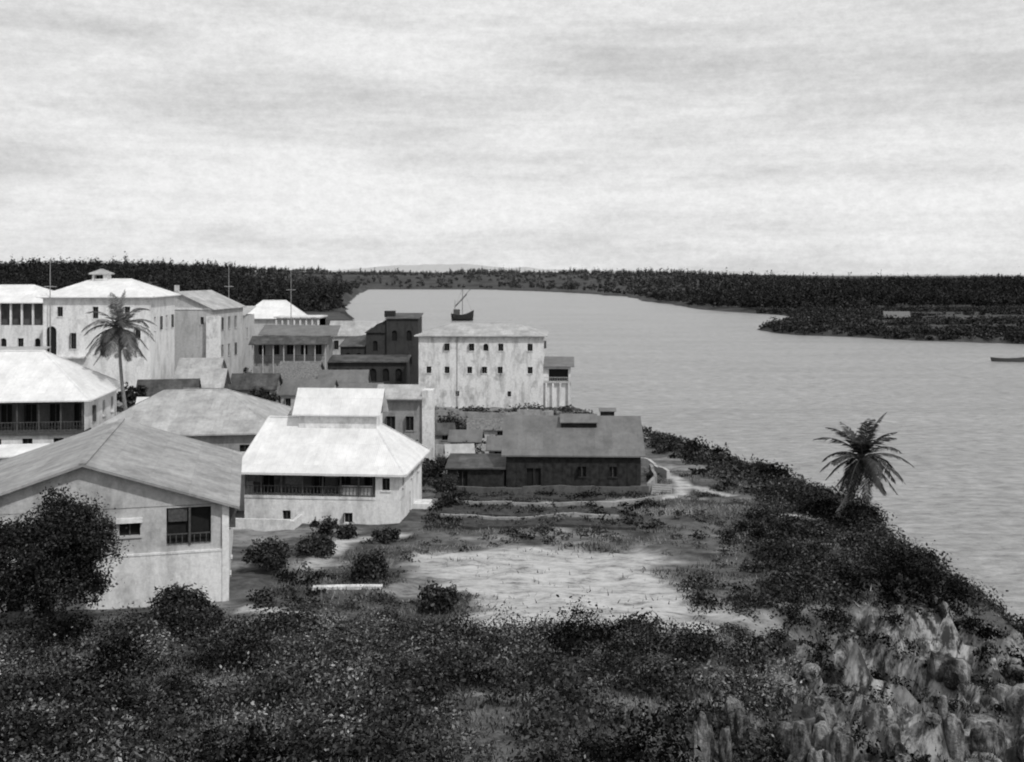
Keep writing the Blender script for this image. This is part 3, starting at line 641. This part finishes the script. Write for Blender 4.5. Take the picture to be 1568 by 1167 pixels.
palm('coconut_palm',(-42.6,117,float(H(-42.6,117))),(-43.6,116,20.8),4.9,34,1.3,(.07,.26),.2,8,1.0)

# craggy coral rocks on the near cliff
RV=[];RF=[]
_bm=bmesh.new(); bmesh.ops.create_icosphere(_bm,subdivisions=3,radius=1); _bm.verts.ensure_lookup_table()
BV=np.array([v.co[:] for v in _bm.verts]); BF=[tuple(v.index for v in f.verts) for f in _bm.faces]; _bm.free()
def rock(x,y,z,sx,sy,sz,seed):
    rg=np.random.default_rng(seed); a=rg.uniform(0,6.28); ca,sa=math.cos(a),math.sin(a); o=len(RV)
    s0=seed*3.7
    k=1+ .9*(fbm(BV[:,0]*1.6+s0,BV[:,1]*1.6+BV[:,2]*1.3+s0,4)-.5)+.8*(np.abs(fbm(BV[:,2]*2.2+s0+50,BV[:,0]*2.2-BV[:,1]*1.9,3)-.5))-.1+rg.uniform(-.06,.06,len(BV))
    q=BV*k[:,None]; q=np.sign(q)*np.abs(q)**.85; q[:,2]=np.clip(q[:,2],-.7,.95)
    X=q[:,0]*sx;Y=q[:,1]*sy
    P_=np.stack([x+ca*X-sa*Y,y+sa*X+ca*Y,z+q[:,2]*sz],1)
    RV.extend(map(tuple,P_.tolist())); RF.extend([(f[0]+o,f[1]+o,f[2]+o) for f in BF])
cl=[(7.2,37.2,.3,1.5),(8.4,38.6,.3,1.4),(9.4,40.5,.4,1.2),(10.6,37.5,.4,1.8),(11.4,38.4,.35,2.0),(12.6,42.5,.4,1.3),(13.6,38.5,.45,1.6),(14.4,40,.4,1.5),(16.5,37,.9,.9),(18.6,45,.45,1.7),(17.6,52,.4,1.6),(14.5,50,.35,1.2),(19.5,49,.6,1.2),(21,45,.7,1.2),(22.5,47,1.0,1.5),(24.5,48.5,1.2,1.5),(26,50,1.2,1.4),(26,54,.9,1.2),(21.5,54,.6,1.1),(15.4,43.5,.4,1.4),(25,46,1.0,1.1),(29,57,.9,1.1),(24,58,.6,1.0),(20,58,.4,1.0),(22,42.5,1.1,1.1),(23.2,44.5,1.1,1.5),(30,61,.8,1.0)]
for i,(x,y,s,hz_) in enumerate(cl):
    for j in range(5):
        xx=x+rng.normal()*s*1.4; yy=y+rng.normal()*s*1.1; k=rng.uniform(.4,1.15); rock(xx,yy,float(H(xx,yy))+hz_*.1,s*k,s*k*.8,hz_*k*.9,i*10+j)
for i in range(300):
    x=rng.uniform(6,34); y=rng.uniform(34,68)
    if x<np.interp(y,X0_y,X0_x)+1: continue
    s=rng.uniform(.1,.45); rock(x,y,float(H(x,y)),s,s*.8,s*rng.uniform(.5,1.5),1000+i)
py_mesh('coral_rocks',RV,RF,M['rock'])

# distant trees
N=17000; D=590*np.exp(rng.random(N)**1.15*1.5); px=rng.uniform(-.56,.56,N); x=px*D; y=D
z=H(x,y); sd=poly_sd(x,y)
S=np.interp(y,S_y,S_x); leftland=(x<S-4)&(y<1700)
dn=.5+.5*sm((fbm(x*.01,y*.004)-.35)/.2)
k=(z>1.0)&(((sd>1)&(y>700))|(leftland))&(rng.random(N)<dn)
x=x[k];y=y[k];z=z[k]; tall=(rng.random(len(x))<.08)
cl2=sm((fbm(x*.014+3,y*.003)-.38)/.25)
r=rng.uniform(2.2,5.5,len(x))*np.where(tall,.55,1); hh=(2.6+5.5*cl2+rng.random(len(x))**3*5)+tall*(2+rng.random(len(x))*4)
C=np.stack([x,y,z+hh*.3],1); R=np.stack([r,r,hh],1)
dist_haze=np.clip((y-800)/1100,0,1)  # distance haze painted into leaf colour: farther crowns paler, mostly mid-view
leaf_cloud('distant_trees',C,R,np.where(y<1100,90,60),np.where(y<1100,.75,1.1),M['leaf_far'],(.02,.055),True,None,.4,.8,bshade=rng.uniform(.6,1.3,len(x))*(1+1.9*dist_haze*(1-sm((np.abs(x/y)-.12)/.3))))
N=6500; x=rng.uniform(105,330,N); y=rng.uniform(370,700,N); z=H(x,y); k=(z>.6)&(fbm(x*.012,y*.05)>np.where(poly_sd(x,y)<45,.2,.45)); x=x[k];y=y[k];z=z[k]
r=rng.uniform(1.2,3.6,len(x)); C=np.stack([x,y,z-.2],1); R=np.stack([r,r,r*rng.uniform(.4,1.3,len(x))],1)
leaf_cloud('headland_scrub',C,R,np.full(len(x),60),.5,M['leaf_far'],(.02,.085),True,None,.4,.8)

# ------------------------------------------------------------------ world, sun, camera
w=bpy.data.worlds.new('World'); sc.world=w; w.use_nodes=True; nt=w.node_tree; bg=nt.nodes['Background']
az=math.radians(140); el=math.radians(48)
sky=nt.nodes.new('ShaderNodeTexSky'); sky.sky_type='NISHITA'; sky.sun_disc=False; sky.sun_elevation=el; sky.sun_rotation=az
bw=nt.nodes.new('ShaderNodeRGBToBW'); nt.links.new(sky.outputs[0],bw.inputs[0])
tc=nt.nodes.new('ShaderNodeTexCoord')
def wmap(s,r=(0,0,0)):
    mp=nt.nodes.new('ShaderNodeMapping'); mp.inputs['Scale'].default_value=s; mp.inputs['Rotation'].default_value=r; nt.links.new(tc.outputs['Generated'],mp.inputs[0]); return mp.outputs[0]
n1=noise_node(nt,1.6,7,wmap((1,1,9),(0,.05,0)),.68); n3=noise_node(nt,4.0,5,wmap((1,1,4.5),(0,-.08,0)),.6)
n2=noise_node(nt,90,3,wmap((1,1,1.6)),.85)
c1=mathn(nt,'MULTIPLY',maprange(nt,n1.outputs[0],.33,.6,6.1,8.7),maprange(nt,n3.outputs[0],.3,.52,.82,1.03))
cl_=mathn(nt,'MULTIPLY',c1,maprange(nt,n2.outputs[0],.3,.7,.91,1.09))
mx=nt.nodes.new('ShaderNodeMix'); mx.inputs[0].default_value=.9; nt.links.new(bw.outputs[0],mx.inputs[2]); nt.links.new(cl_,mx.inputs[3])
cc=nt.nodes.new('ShaderNodeCombineColor'); [nt.links.new(mx.outputs[0],cc.inputs[i]) for i in range(3)]
nt.links.new(cc.outputs[0],bg.inputs[0]); bg.inputs[1].default_value=.1
sd_=bpy.data.lights.new('sun','SUN'); sd_.energy=2.1; sd_.angle=math.radians(2); sd_.color=(1,.995,.985)
so=bpy.data.objects.new('sun',sd_); COL.objects.link(so)
dv=Vector((math.sin(az)*math.cos(el),math.cos(az)*math.cos(el),math.sin(el))); so.rotation_euler=dv.to_track_quat('Z','Y').to_euler()
cam=bpy.data.cameras.new('camera'); co=bpy.data.objects.new('camera',cam); COL.objects.link(co); co.location=(0,0,27); co.rotation_euler=(math.pi/2,0,0)
cam.sensor_width=36; cam.lens=36*1600/1568; cam.shift_y=-165.5/1568; cam.clip_end=30000; cam.clip_start=.5
cam.dof.use_dof=True; cam.dof.focus_distance=8; cam.dof.aperture_fstop=3.0
sc.camera=co
sc.view_settings.view_transform='Standard'; sc.view_settings.look='None'; sc.view_settings.exposure=0
